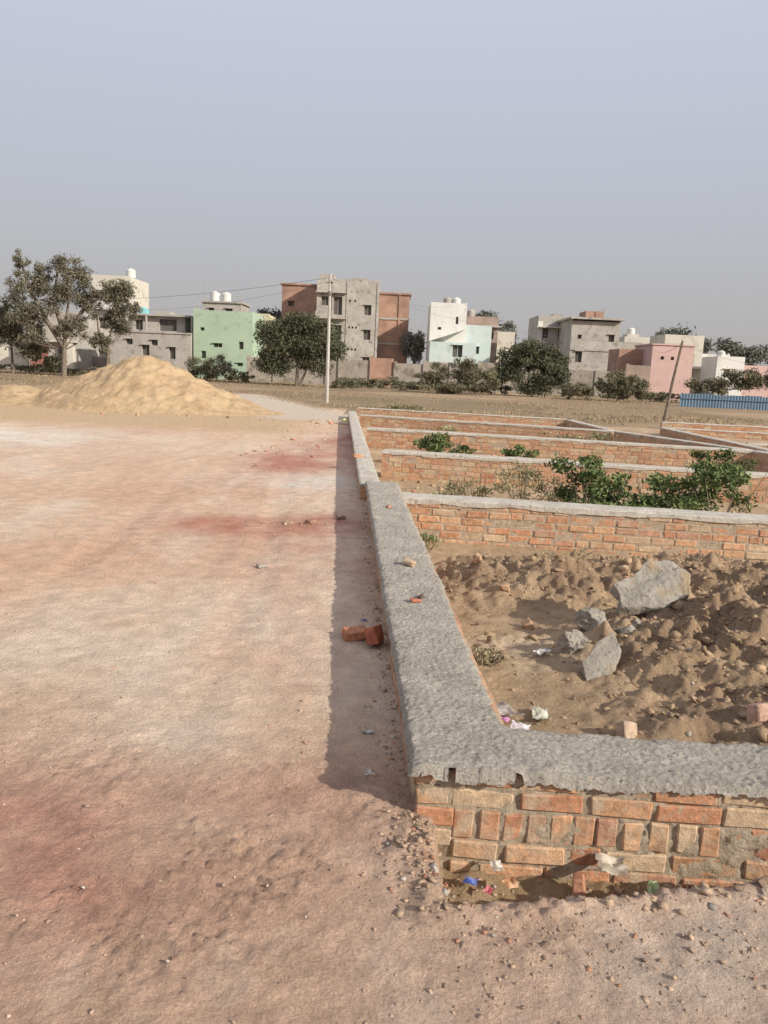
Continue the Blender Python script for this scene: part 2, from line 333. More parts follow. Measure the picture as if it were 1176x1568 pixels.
scatter('yard_debris',P,S,pal(n,(.48,.35,.21),.2,(((.42,.2,.14),.35),((.55,.5,.44),.06))),m_soil,ico=CUBE)

# broken concrete pieces: outline given explicitly so that they read as broken floor slabs
def chunk(name,loc,outline,th,rot,mat,seed=0,rough=1.0):
    r=random.Random(seed); S_=max(abs(q) for p in outline for q in p)*2
    bm=bmesh.new(); vs=[bm.verts.new((x,y,-th/2)) for x,y in outline]; f=bm.faces.new(vs)
    g=bmesh.ops.extrude_face_region(bm,geom=[f]); up=[e for e in g['geom'] if isinstance(e,bmesh.types.BMVert)]
    for v in up: v.co.z+=th*r.uniform(.85,1.1); v.co.x*=r.uniform(.88,1); v.co.y*=r.uniform(.88,1)
    bmesh.ops.triangulate(bm,faces=bm.faces[:])
    bmesh.ops.bevel(bm,geom=bm.edges[:],offset=th*.05,segments=1,affect='EDGES')
    for _ in range(5):
        es=[e for e in bm.edges if e.calc_length()>S_*.04]
        if es and len(bm.verts)<9000: bmesh.ops.subdivide_edges(bm,edges=es,cuts=1,use_grid_fill=True)
    bmesh.ops.triangulate(bm,faces=bm.faces[:])
    for v in bm.verts:
        k=mnoise.noise_vector(v.co*11+Vector((seed*7.1,0,0))); k2=mnoise.noise_vector(v.co*60+Vector((seed,3,1))); k3=mnoise.noise_vector(v.co*26+Vector((seed,9,1)))
        v.co+=k*th*.16*rough+k2*th*.05*rough+k3*th*.09*rough
    me=bpy.data.meshes.new(name); bm.to_mesh(me); bm.free(); me.materials.append(mat)
    o=bpy.data.objects.new(name,me); COL.objects.link(o); o.location=loc; o.rotation_euler=[math.radians(q) for q in rot]; return o
def rnd_outline(sx,sy,n,seed):
    r=random.Random(seed); return [(math.cos(t)*r.uniform(.65,1.1)*sx/2,math.sin(t)*r.uniform(.65,1.1)*sy/2) for t in [2*math.pi*i/n+r.uniform(-.4,.4) for i in range(n)]]
chunk('concrete_slab_piece',(1.80,4.95,.25),[(-.29,-.14),(-.02,-.19),(.20,-.13),(.29,.03),(.22,.19),(.05,.20),(-.10,.11),(-.27,.05),(-.24,-.03)],.085,(34,-10,8),m_slab,12,.9)
chunk('concrete_slab_piece',(1.21,4.02,.06),[(-.17,-.12),(.04,-.10),(.17,.0),(.20,.12),(.08,.10),(-.08,.04)],.05,(36,-22,22),m_slab,22,.9)
for k,(l,sx,sy,th,ro) in enumerate((((1.38,4.72,.07),.27,.22,.12,(10,20,0)),((1.15,4.38,.03),.24,.19,.13,(20,-10,50)),((1.52,4.52,.07),.20,.13,.08,(-20,20,80)),((1.36,4.30,.05),.12,.13,.06,(20,10,30)),((1.98,3.22,.12),.14,.10,.09,(20,10,10)),((1.62,4.62,.09),.13,.10,.06,(10,30,10)))):
    chunk('concrete_rubble_piece',l,rnd_outline(sx,sy,6,k+3),th,ro,m_slab,k+3)

# ---------------------------------------------------------------- brick walls
SGN=[(a,b,c) for a in (-1,1) for b in (-1,1) for c in (-1,1)]
_cv=[];_ci={}
for s in SGN:
    for k in range(3): _ci[(s,k)]=len(_cv); _cv.append((s,k))
_cf=[]
for k in range(3):
    o=[i for i in range(3) if i!=k]
    for sk in (-1,1):
        q=[]
        for (a,b_) in ((-1,-1),(1,-1),(1,1),(-1,1)):
            s=[0,0,0]; s[k]=sk; s[o[0]]=a; s[o[1]]=b_; q.append(_ci[(tuple(s),k)])
        _cf.append(tuple(q))
for k in range(3):
    o=[i for i in range(3) if i!=k]
    for a in (-1,1):
        for b_ in (-1,1):
            s0=[0,0,0];s1=[0,0,0]; s0[o[0]]=s1[o[0]]=a; s0[o[1]]=s1[o[1]]=b_; s0[k]=-1;s1[k]=1
            s0=tuple(s0);s1=tuple(s1)
            _cf.append((_ci[(s0,o[0])],_ci[(s1,o[0])],_ci[(s1,o[1])],_ci[(s0,o[1])]))
for s in SGN: _cf.append((_ci[(s,0)],_ci[(s,1)],_ci[(s,2)]))
def brick_col(r,pale=.2):
    base=r.choice([(.55,.29,.17),(.57,.33,.195),(.51,.255,.15),(.58,.36,.22),(.55,.31,.18),(.53,.30,.20)])
    if r.random()<pale: base=(.57,.42,.28)
    k=r.uniform(.85,1.1); return tuple(c*k for c in base)
def brick(b,o,t,n,l,d,z0,z1,near,mi=0,pale=.2,jit=.004):
    c=brick_col(random,pale); ins=random.uniform(-jit,jit)*1.3; tilt=random.uniform(-.015,.015)
    def P(u,w,z): return (o[0]+t[0]*u-n[0]*(w+ins+tilt*u),o[1]+t[1]*u-n[1]*(w+ins+tilt*u),z)
    jz=random.uniform(-.003,.003)
    if near:
        ch=.006; jj={s:(random.uniform(-jit,jit),random.uniform(-jit,jit),random.uniform(-jit,jit)) for s in SGN}
        if random.random()<.25: s=random.choice(SGN); jj[s]=(-s[0]*.012,.012,-s[2]*.01)
        V=[]
        for s,k in _cv:
            e=[0,0,0]
            for i in range(3): e[i]=0 if i==k else ch
            j=jj[s]
            u=(l-e[0]+j[0]) if s[0]>0 else e[0]+j[0]
            w=(d-e[1]) if s[1]>0 else e[1]+j[1]
            z=(z1-e[2]+j[2]) if s[2]>0 else z0+e[2]+j[2]
            V.append(P(u,w,z+jz))
        b.add(V,_cf,mi,c)
    else:
        V=[P(0,0,z0),P(l,0,z0),P(l,d,z0),P(0,d,z0),P(0,0,z1),P(l,0,z1),P(l,d,z1),P(0,d,z1)]
        b.add(V,[(3,2,1,0),(4,5,6,7),(0,1,5,4),(1,2,6,5),(2,3,7,6),(3,0,4,7)],mi,c)
def run(b,p0,p1,z0,z1,bl,off,near,joint=.012,d=.10,mi=0,pale=.2):
    L=math.hypot(p1[0]-p0[0],p1[1]-p0[1]); t=((p1[0]-p0[0])/L,(p1[1]-p0[1])/L); n=(t[1],-t[0])
    u=0; first=True
    while u<L-.03:
        l=(off if first and off>0 else bl)*random.uniform(.96,1.04); first=False
        l=min(l,L-u)
        if random.random()<.12 and bl>.2: l=min(l,bl*.5)
        jt=joint*random.uniform(.6,1.8)
        if l>.025: brick(b,(p0[0]+t[0]*u,p0[1]+t[1]*u),t,n,l,d,z0,z1,near,mi,pale)
        u+=l+jt
def core(b,p0,p1,w,z0,z1,ins=.007,mi=1,seg=None):
    L=math.hypot(p1[0]-p0[0],p1[1]-p0[1]); t=((p1[0]-p0[0])/L,(p1[1]-p0[1])/L); n=(t[1],-t[0])
    def P(u,k,z): return (p0[0]+t[0]*u-n[0]*k,p0[1]+t[1]*u-n[1]*k,z)
    if seg is None:
        V=[P(ins,ins,z0),P(L-ins,ins,z0),P(L-ins,w-ins,z0),P(ins,w-ins,z0),P(ins,ins,z1),P(L-ins,ins,z1),P(L-ins,w-ins,z1),P(ins,w-ins,z1)]
        b.add(V,[(3,2,1,0),(4,5,6,7),(0,1,5,4),(1,2,6,5),(2,3,7,6),(3,0,4,7)],mi,(.3,.25,.2)); return
    nu=int(L/seg); nz=int((z1-z0)/seg); uu,zz=np.meshgrid(np.linspace(ins,L-ins,nu),np.linspace(z0,z1,nz)); kk=ins+.012*fbm(uu,zz,.06,3,int(L*10)%40)
    V=[P(a,k_,c) for a,k_,c in zip(uu.ravel(),kk.ravel(),zz.ravel())]
    iv=np.arange(nu*nz).reshape(nz,nu); Fq=np.stack([iv[:-1,:-1],iv[:-1,1:],iv[1:,1:],iv[1:,:-1]],-1).reshape(-1,4)
    b.add(V,[tuple(int(q) for q in f) for f in Fq],mi,(.3,.25,.2))
    core(b,p0,p1,w,z0,z1,.024,mi)
def strip(b,p0,p1,w,z,step=.05,slop=.05,mi=2,ov=.010):
    L=math.hypot(p1[0]-p0[0],p1[1]-p0[1]); t=((p1[0]-p0[0])/L,(p1[1]-p0[1])/L); n=(t[1],-t[0])
    N=max(2,int(L/step)); sd=random.randint(0,50); u=np.linspace(0,L,N+1)
    nz=lambda k,s=.3: fbm(u,np.full_like(u,k),s,4,sd)
    sl=slop*(1+.6*nz(3,.25)); o1=np.ones_like(u)
    prof=[(-ov-.002+.005*nz(9,.1),-sl),(-ov+.007*nz(1),-.006*o1),(.01*o1,.002+.006*nz(2)),(w*.35*o1,.009*nz(4)+.005),(w*.7*o1,.009*nz(5)+.005),((w-.01)*o1,.006*nz(6)),((w+ov)*o1,-.008*o1),((w+ov+.002)*o1,-.04+.01*nz(7))]
    V=np.stack([np.stack([p0[0]+t[0]*u-n[0]*k,p0[1]+t[1]*u-n[1]*k,z+h],-1) for k,h in prof],1).reshape(-1,3)
    F=[];m=8
    for i in range(N):
        for k in range(m-1): F.append((i*m+k,(i+1)*m+k,(i+1)*m+k+1,i*m+k+1))
    F.append(tuple(range(m))); F.append(tuple(N*m+k for k in range(m)))
    b.add(V,F,mi,(.4,.4,.4))
wall=empty('brick_boundary_wall',(0.3,2.6,0)); WM=Matrix.Translation((-0.3,-2.6,0))
b=B([m_brick,m_mortar])
FL=(.16,2.56); FR=(5.2,2.30)
run(b,FL,FR,.132,.200,.22,.11,True,.02,pale=.35)
run(b,FL,FR,.052,.122,.225,.12,True,.018,pale=.15)
fl2=(.30,2.553)
run(b,fl2,FR,-.072,.040,.072,0,True,.016,d=.2,pale=.15)
run(b,fl2,FR,-.155,-.084,.225,.17,True,.016,pale=.2)
run(b,fl2,FR,-.24,-.167,.225,.08,True,.016,pale=.2)
run(b,FL,(.30,2.553),-.03,.040,.14,0,True,pale=.2)
run(b,FL,(.30,2.553),-.11,-.04,.14,0,True,pale=.2)
core(b,FL,FR,.34,-.32,.19,.008,seg=.012)
NL=(wl_left(9.33),9.33); nr2=(wl_left(2.68),2.68)
for k,(z0,z1) in enumerate(((.132,.2),(.052,.122),(-.03,.042),(-.11,-.04))):
    run(b,NL,nr2,z0,z1,.225,.11 if k%2 else .2,True,pale=.2)
for k,(z0,z1) in enumerate(((.132,.2),(.052,.122),(-.07,.04),(-.2,-.08))): run(b,(.53,2.9),(.16,9.33),z0,z1,.225,.11 if k%2 else .2,False)
core(b,NL,nr2,.34,-.3,.19,.013)
o=b.done('brick_courses',wall); o.matrix_parent_inverse=WM
st=.0065
cx=np.arange(-.40,5.25,st); cy=np.arange(2.2,9.5,st); CX,CY=np.meshgrid(cx,cy)
pre=((CX>wl_left(CY)-.08)&(CX<.62-.056*(CY-2.56)))|(CY<3.1)
nlow=fbm(CX,CY,.45,3,51); nn=fbm(CX,CY,.07,4,52); nf=fbm(CX,CY,.018,2,53); ncell=np.full(CX.shape,9.); ncell[pre]=cell(CX[pre],CY[pre],.028,5)
d1=np.minimum.reduce([CX-(wl_left(CY)-.012),(.53-.056*(CY-2.56))-CX,9.36-CY,CY-2.45])
fy=2.56-.0516*(CX-.16)
d2=np.minimum.reduce([CY-(fy-.014),fy+.33-CY,CX-.146])
d1=np.where(CY<fy-.03,-1,d1)
d=np.maximum(d1,np.where(CX>-.1,d2,-1))
ic=np.hypot(CX-.66,CY-3.02); d=np.where((CX>.45)&(CX<.66)&(CY>2.85)&(CY<3.02),np.maximum(d,ic-.19),d)
d=d+.011*nlow+.010*nn+.003*nf
sl=.018+.026*(fbm(CX,CY*0+3,.22,4,54)+.3)+.035*gs(CX,CY,.42,2.55,.15,.3)+.018*gs(CX,CY,.9,2.55,.2,.3)+.012*fbm(CX,CY*0+3,.05,3,55); sl=np.clip(sl,.010,.075)
top=.216+.010*nlow+.006*nn+.0042*nf+.009*np.clip(.55-ncell,0,1)-.010*np.exp(-np.clip(d,0,1)/.018)
zz=np.where(d<0,top-np.clip(-d/.012,0,1)*sl,top)
zz=zz+.03*sst(5.5,9.3,CY)
iv=np.arange(CX.size).reshape(CX.shape)
good=d>-.0175
fm=good[:-1,:-1]&good[:-1,1:]&good[1:,1:]&good[1:,:-1]
F=np.stack([iv[:-1,:-1],iv[:-1,1:],iv[1:,1:],iv[1:,:-1]],-1)[fm]
used=np.unique(F); rm=np.zeros(CX.size,int); rm[used]=np.arange(len(used))
hx=CX+.004*nn*(d<0); hy=CY+.008*nf*(d<0)
Vc=np.stack([hx,hy,zz],-1).reshape(-1,3)[used]
o=mkmesh('cement_coping',Vc,rm[F],[m_cem],smooth=True); o.parent=wall; o.matrix_parent_inverse=WM

def brickwall(name,p0,p1,w,ztop,zbot,near=False,both=False,slop=.05):
    b=B([m_brick,m_mortar,m_cemfar]); z=ztop-.02; k=0
    while z>zbot:
        run(b,p0,p1,z-.070,z,.225,.11 if k%2 else .2,near,.018)
        z-=.084;k+=1
    core(b,p0,p1,w,zbot-.1,ztop-.01,.005)
    L=math.hypot(p1[0]-p0[0],p1[1]-p0[1]); t=((p1[0]-p0[0])/L,(p1[1]-p0[1])/L); n=(t[1],-t[0])
    if both:
        q0=(p1[0]-n[0]*w,p1[1]-n[1]*w); q1=(p0[0]-n[0]*w,p0[1]-n[1]*w); z=ztop-.02;k=0
        while z>zbot:
            run(b,q0,q1,z-.070,z,.225,.11 if k%2 else .2,False,.018); z-=.084;k+=1
    strip(b,p0,p1,w,ztop,slop=slop,step=.03 if near else .06)
    return b.done(name)
brickwall('plot_brick_wall',(.16,8.38),(9.0,7.35),.38,.22,-.35,True,slop=.05)
brickwall('plot_brick_wall',(-.08,13.2),(9.0,11.6),.36,.22,-.33,slop=.05)
brickwall('plot_brick_wall',(-.50,18.3),(7.9,16.55),.34,.22,-.3,slop=.05)
brickwall('plot_brick_wall',(-.85,23.4),(6.1,21.0),.30,.22,-.28,slop=.04)
brickwall('plot_brick_wall',(-1.1,27.2),(5.9,25.6),.24,.24,-.1,slop=.03)
brickwall('yard_brick_wall',(-1.32,25.5),(-.30,9.36),.24,.20,-.05,both=True,slop=.03)
for pts in (((5.9,25.6),(6.1,21.2)),((6.15,21),(7.8,16.8)),((7.85,16.6),(9.3,11.2)),((8.3,23.6),(8.35,16.9))):
    brickwall('plot_side_brick_wall',pts[0],pts[1],.24,.22,-.25,both=True,slop=.03)
brickwall('plot_brick_wall',(8.6,23.6),(24,20.5),.24,.22,-.1,slop=.03)
brickwall('plot_brick_wall',(8.7,18.6),(22,15.5),.24,.22,-.1,slop=.04)
brickwall('plot_brick_wall',(9.4,26.6),(26,24.6),.24,.24,-.1,slop=.03)
brickwall('plot_side_brick_wall',(14.2,25.6),(14.4,17.4),.24,.20,-.1,both=True,slop=.03)

def loose(name,loc,rot,l=.22,d=.11,h=.07,c=(.45,.13,.07)):
    b=B([m_bat]); brick(b,(-l/2,-d/2),(1,0),(0,-1),l,d,-h/2,h/2,True,0,0,.008); b.c=[c]*len(b.F)
    o=b.done(name); o.location=loc; o.rotation_euler=[math.radians(q) for q in rot]; return o
loose('loose_brick',(-.14,4.42,.032),(3,0,18),.15,.10,.06,(.48,.22,.13))
loose('loose_brick',(-.03,4.33,.065),(66,12,70),.14,.10,.07,(.42,.15,.09))
loose('brick_fragment',(.19,5.38,.242),(8,0,70),.07,.08,.035,(.50,.36,.26))
loose('brick_fragment',(.215,4.5,.228),(5,5,20),.07,.04,.014,(.42,.17,.11))
loose('brick_fragment',(.245,4.6,.228),(5,5,60),.05,.03,.012,(.12,.08,.07))
loose('brick_fragment',(.05,7.6,.25),(5,5,30),.06,.05,.02,(.45,.25,.17))
loose('brick_fragment',(-.46,12.2,.23),(5,5,30),.16,.08,.05,(.45,.25,.15))
loose('brick_fragment',(-.97,6.0,.01),(5,10,30),.07,.05,.03,(.36,.33,.3))
loose('loose_brick',(1.14,3.27,.03),(60,20,40),.11,.09,.06,(.48,.36,.27))
loose('loose_brick',(.02,9.9,-.1),(80,5,20),.2,.11,.07,(.5,.22,.13))
loose('loose_brick',(.74,2.41,-.15),(78,20,75),.10,.08,.05,(.48,.25,.16))
loose('loose_brick',(1.75,3.3,.13),(70,5,30),.09,.09,.06,(.46,.3,.23))
loose('brick_fragment',(-.46,8.1,.02),(5,5,30),.10,.05,.03,(.25,.16,.13)); loose('brick_fragment',(-.75,7.8,.02),(5,5,60),.12,.07,.04,(.3,.18,.13))
for k,(x,y) in enumerate(((.95,5.7),(1.25,6.5),(.8,6.2),(2.4,5.6),(1.6,7.3),(2.6,6.6),(1.0,5.0))):
    loose('brick_fragment',(x,y,float(H(x,y))+.02),(k*23,k*31,k*47),.07,.06,.045,(.50,.33,.22))

def litter(name,loc,size,col,seed,rot=0,lift=.5):
    r=np.random.default_rng(seed); n=13
    gx,gy=np.meshgrid(np.linspace(-.5,.5,n),np.linspace(-.5,.5,n))
    z=.10*fbm(gx+seed,gy,.25,3,seed%20)*2*lift+.12*np.sin(gx*7+seed)*lift; ed=1+.25*fbm(gx*3,gy*3,.8,2,seed%9)
    V=np.stack([gx*size[0]*ed+r.normal(0,.02,(n,n))*size[0],gy*size[1]*ed+r.normal(0,.02,(n,n))*size[1],z*max(size)],-1).reshape(-1,3)
    iv=np.arange(n*n).reshape(n,n); F=np.stack([iv[:-1,:-1],iv[:-1,1:],iv[1:,1:],iv[1:,:-1]],-1).reshape(-1,4)
    m=M(name+'_film',col,tuple(min(.7,c*1.25+.12) for c in col),scale=14,bump=.2,rough=.35,fac=(.45,.55))
    o=mkmesh(name,V,F,[m]); o.location=loc; o.rotation_euler=(0,0,rot); return o
LT=[((.66,3.26,.03),(.13,.08),(.5,.45,.48),1),((.60,3.34,.03),(.05,.04),(.40,.14,.32),2),((.70,3.22,.02),(.05,.03),(.12,.3,.1),3),((.64,3.50,.0),(.16,.08),(.25,.22,.2),4),((.54,3.66,0),(.07,.10),(.42,.14,.12),5),((.80,3.5,-.01),(.14,.08),(.38,.38,.3),6),
 ((.36,2.42,-.15),(.05,.04),(.05,.09,.33),7),((.42,2.38,-.15),(.04,.03),(.38,.08,.1),8),((.50,2.42,-.15),(.05,.05),(.52,.27,.14),10),((.46,2.48,-.13),(.06,.04),(.46,.42,.36),11),((.86,2.46,-.09),(.10,.10),(.38,.33,.26),12),((1.0,2.42,-.15),(.10,.04),(.22,.30,.14),13),((-.10,4.75,.01),(.04,.02),(.04,.06,.3),14),((.98,4.35,.0),(.10,.06),(.5,.46,.44),15),((-.02,2.84,.01),(.04,.04),(.34,.33,.3),16),((-.03,3.2,.01),(.05,.03),(.34,.33,.3),17)]
for l,s,c,k in LT: litter('plastic_litter',l,s,c,k,k*1.3)
litter('white_plastic_bag',(-8.9,23.4,.08),(.45,.3),(.6,.57,.5),31); litter('white_plastic_bag',(-8.3,23.2,.08),(.3,.2),(.6,.57,.5),32)
litter('yellow_sack',(-1.25,22.2,.12),(.25,.4),(.60,.55,.15),33)

# ---------------------------------------------------------------- vegetation
def leaves(centers,radii,n,size,cols,aspect=.6,shell=.45):
    centers=np.array(centers,float); radii=np.array(radii,float)
    w=radii.prod(1)**(2/3); w/=w.sum(); ci=rng.choice(len(centers),n,p=w)
    dv=rng.normal(size=(n,3)); dv/=np.linalg.norm(dv,axis=1)[:,None]
    r=rng.random(n)**shell*(1+.3*rng.normal(size=n)*(rng.random(n)<.4))
    P=centers[ci]+dv*r[:,None]*radii[ci]
    a=rng.normal(size=(n,3)); a/=np.linalg.norm(a,axis=1)[:,None]
    q=rng.normal(size=(n,3)); q-=(q*a).sum(1)[:,None]*a; q/=np.linalg.norm(q,axis=1)[:,None]
    s=size*rng.uniform(.6,1.4,n)[:,None]
    V=np.stack([P-a*s,P+q*s*aspect*.5-a*s*.1,P+a*s,P-q*s*aspect*.5],1).reshape(-1,3)
    F=np.arange(4*n).reshape(n,4)
    cb=rng.random(len(centers))[ci]; cc=np.array(cols); t=np.clip(cb*.6+rng.random(n)*.5,0,1)[:,None]
    return V,F,cc[0]*(1-t)+cc[1]*t
def tree(name,limbs,crown,n,size,cols,trunk_r=.15,sub=7,subr=.42,twig=3):
    b=B([m_bark,m_leaf])
    for pts in limbs:
        b.tube(pts,list(np.linspace(1,.3,len(pts))*trunk_r),0,7)
    ends=[Vector(q) for l in limbs for q in l[1:]]
    cen=[];rad=[]
    for (cx_,cy_,cz_,rx,ry,rz) in crown:
        for i in range(sub):
            v=rng.normal(size=3); v/=np.linalg.norm(v); v*=rng.random()**.4
            cc=(cx_+v[0]*rx*.78,cy_+v[1]*ry*.72,cz_+v[2]*rz*.78); f=subr*rng.uniform(.5,1.2)
            cen.append(cc); rad.append((rx*f,ry*f,rz*f*.85))
            if i%twig==0:
                c_=Vector(cc); s=min(ends,key=lambda e:(e-c_).length+max(0,e.z-c_.z)*3)
                md=(s+c_)/2+Vector((rng.normal()*.15,0,-.1)); b.tube([tuple(s),tuple(md),cc],[trunk_r*.26,trunk_r*.16,trunk_r*.05],0,5)
    V,F,c=leaves(cen,rad,n,size,cols)
    off=len(b.V)
    Va=np.concatenate([np.array(b.V).reshape(-1,3),V])
    Fq=np.array(b.F).reshape(-1,4)
    Fa=np.concatenate([Fq,F+off]); mi=[0]*len(Fq)+[1]*len(F); ca=np.concatenate([np.zeros((len(Fq),3))+.2,c])
    return mkmesh(name,Va,Fa,[m_bark,m_leaf],mi,ca)
G1=((.075,.082,.052),(.14,.145,.085)); G2=((.115,.108,.078),(.21,.19,.13)); G3=((.115,.11,.07),(.22,.20,.125)); GF=((.16,.17,.15),(.21,.215,.185))  # GF: leaf colours of the far trees, greyed and lightened as painted haze
tree('neem_tree',[[(-25.1,60,-.1),(-25.0,60,2),(-24.8,60,4.2),(-24.5,60,6)],[(-25,60,2.2),(-26.3,60,4.2),(-27.5,60,6.5),(-28.0,60,8.2)],[(-24.9,60,3),(-23.5,60,5),(-22.4,60,6.5)],[(-25,60,3.5),(-25.7,60,5.5),(-25.3,60,8)]],
 [(-24.3,60,8.0,1.9,1.4,1.5),(-24.9,60,6.0,2.8,1.6,1.9),(-28.2,60,8.2,1.0,.8,1.2),(-28.0,60,6.2,1.6,1,2.1),(-27.4,60,3.7,2.2,1.3,1.9),(-24.3,60,3.7,1.8,1,1.3),(-22.6,60,6.2,1.5,1,1.5),(-26.2,60,7.4,1.2,1,1.2)],24000,.10,G2,.22,sub=20,subr=.31)
tree('roadside_tree',[[(-21.9,60.3,-.1),(-21.7,60.3,2.5),(-21.3,60.3,4.5)],[(-21.7,60.3,1.8),(-22.4,60.3,3.4),(-22.6,60.3,5)]],[(-21.2,60.3,6.3,1.9,1.4,1.6),(-21.4,60.3,4.4,2.0,1.3,1.5),(-20.2,60.3,5.4,1.1,.9,1.2),(-22.2,60.3,2.6,1.1,.9,1.0)],11500,.105,G2,.15,sub=16,subr=.35)
tree('leafy_tree',[[(-30,62,0),(-30,62,2.5)]],[(-30.2,62,3.9,1.6,1.4,2.2),(-31.8,62,3.3,1.5,1.3,2.0),(-28.6,62,2.2,1.4,1.2,1.5),(-27,62,1.3,1.4,1,1.0)],10000,.13,G3,sub=11,subr=.48)
tree('round_tree',[[(-7.4,62,-.1),(-7.4,62,1.5),(-7.3,62,3)],[(-7.2,62,0),(-6.4,62,1.8)]],[(-7.6,62,3.5,2.9,2.4,2.1),(-9.4,62,2.9,1.9,1.7,1.9),(-5.5,62,3.2,1.9,1.7,2.0),(-7.3,62,4.9,2.3,1.8,1.0),(-8.9,62,1.7,2.1,1.4,1.2),(-6.0,62,1.9,2.0,1.3,1.3),(-9.0,62,4.3,1.5,1.4,1.1),(-5.8,62,4.6,1.3,1.2,.9)],33000,.12,G1,.13,sub=15,subr=.46)
tree('leafy_tree',[[(11,60,-.1),(11,60,2.5)],[(12,60,0),(12.6,60,2)]],[(10.6,60,3.2,2.1,1.8,1.7),(12.6,60,2.6,1.9,1.6,1.7),(9.2,60,2.3,1.5,1.3,1.6),(11.5,60,1.1,2.8,1.5,1.2)],23000,.12,G1,.12,sub=13,subr=.46)
tree('shrub',[[(4.8,58,0),(4.8,58,1.2)]],[(3.6,58,1.3,1.5,1.1,1.3),(5.5,58,1.9,1.5,1.1,1.3),(6.9,58,1.1,1.4,1.1,1.1),(5.2,58,.6,2.8,1.1,.8)],12000,.10,G3,.06,sub=16,subr=.34)
tree('shrub',[[(17,58,0),(17,58,1.2)]],[(16.6,58,1.4,1.4,1.1,1.2),(18.2,58,1.1,1.2,1.1,1.1),(17.5,58,.6,2.2,1.1,.7)],8500,.10,G3,.06,sub=16,subr=.34)
tree('shrub',[[(26,60,0),(26,60,1.2)]],[(24.6,60,1.5,1.8,1.1,1.1),(27,60,2.0,1.8,1.1,1.3),(29,60,2.1,1.8,1.1,1.3),(31.5,60,2.4,1.8,1.3,1.6)],12000,.12,G3,.06,sub=15,subr=.38)
for (x,y,w,h,nn_) in ((-16,66,1.8,2.0,3000),(-14.2,64,1.5,2.6,3200),(-2.5,64,2.0,1.2,2600),(0.3,66,1.5,1.1,1800),(-19.0,68,1.0,1.0,900),(13.8,57,1.2,1.4,2000),(1.6,62,1.4,.8,1200),(-12.2,63,1.2,1.4,1400),(20.5,61,1.2,1.2,1200),(-3.6,60,1.5,.8,1200),(8.4,62,1.3,1.2,1500),(-26,64,4,.9,2500),(-32,66,4,1.2,2500),(22.5,62,1.3,.9,1000),(3.0,66,1.3,1.6,1800),(15.0,64,1.4,1.8,2000)):
    tree('shrub',[[(x,y,0),(x,y,h*.5)]],[(x,y,h*.5,w,.9,h*.5),(x+w*.6,y,h*.35,w*.6,.8,h*.35),(x-w*.5,y,h*.3,w*.6,.8,h*.35)],nn_,.10,G3,.04,sub=12,subr=.36)
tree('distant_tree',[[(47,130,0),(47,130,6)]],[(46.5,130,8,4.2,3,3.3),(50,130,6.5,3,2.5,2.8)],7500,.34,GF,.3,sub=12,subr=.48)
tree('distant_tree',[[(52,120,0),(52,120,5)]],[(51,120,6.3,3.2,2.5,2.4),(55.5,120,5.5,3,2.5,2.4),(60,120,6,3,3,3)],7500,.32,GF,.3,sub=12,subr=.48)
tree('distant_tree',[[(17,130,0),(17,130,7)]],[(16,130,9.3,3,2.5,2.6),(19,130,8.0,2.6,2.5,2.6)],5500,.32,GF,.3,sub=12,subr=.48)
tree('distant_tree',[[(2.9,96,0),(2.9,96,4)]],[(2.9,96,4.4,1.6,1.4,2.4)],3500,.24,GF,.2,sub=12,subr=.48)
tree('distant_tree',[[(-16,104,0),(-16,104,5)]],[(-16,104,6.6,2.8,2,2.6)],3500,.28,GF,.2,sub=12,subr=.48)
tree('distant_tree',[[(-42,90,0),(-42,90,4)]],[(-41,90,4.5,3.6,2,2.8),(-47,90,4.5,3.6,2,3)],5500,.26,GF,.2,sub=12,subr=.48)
W1=((.07,.105,.037),(.17,.215,.085)); W2=((.17,.165,.085),(.35,.32,.19))
def weed(name,cl,n,size,cols):
    b=B([m_bark,m_leaf])
    for (x,y,z,rx,ry,rz) in cl:
        for i in range(9):
            a=rng.uniform(-1,1,2); b.tube([(x+a[0]*rx*.2,y+a[1]*ry*.2,float(H(x,y))-.03),(x+a[0]*rx*.8,y+a[1]*ry*.8,z+rz*rng.uniform(.3,1.1))],[.008,.003],0,4)
    cen=[];rad=[]
    for (x,y,z,rx,ry,rz) in cl:
        for i in range(20):
            v=rng.normal(size=3); v/=np.linalg.norm(v); v*=rng.random()**.4
            cen.append((x+v[0]*rx*.9,y+v[1]*ry*.8,z+v[2]*rz*.9)); f=.28*rng.uniform(.4,1.2); rad.append((rx*f,ry*f,rz*f))
    V,F,c=leaves(cen,rad,n,size,cols,aspect=.9); off=len(b.V)
    Fq=np.array(b.F).reshape(-1,4)
    mkmesh(name,np.concatenate([np.array(b.V).reshape(-1,3),V]),np.concatenate([Fq,F+off]),[m_bark,m_leaf],[0]*len(Fq)+[1]*len(F),np.concatenate([np.zeros((len(Fq),3))+.2,c]))
weed('castor_bush',[(2.8,10.3,.24,.6,.5,.42),(3.6,10.2,.12,.8,.5,.36),(4.4,10.0,.24,.6,.5,.42),(3.4,9.9,-.02,.9,.4,.22)],7000,.036,W1)
weed('dry_weed_bush',[(1.9,10.4,.1,.6,.5,.35),(1.3,10.6,.0,.5,.4,.22),(2.4,10.5,.0,.4,.4,.25)],2400,.022,W2)
weed('castor_bush',[(1.0,14.9,.12,.6,.5,.30),(1.5,15,.0,.4,.4,.22)],2200,.04,W1)
weed('castor_bush',[(2.6,15.4,.05,.45,.35,.22)],900,.04,W1)
weed('weed_plant',[(.85,10.2,-.05,.25,.25,.2)],600,.022,W2)
weed('weed_plant',[(6.2,13.9,.1,.9,.4,.35)],1600,.035,W1)
weed('weed_plant',[(.62,4.25,-.02,.12,.13,.06)],420,.011,W2)
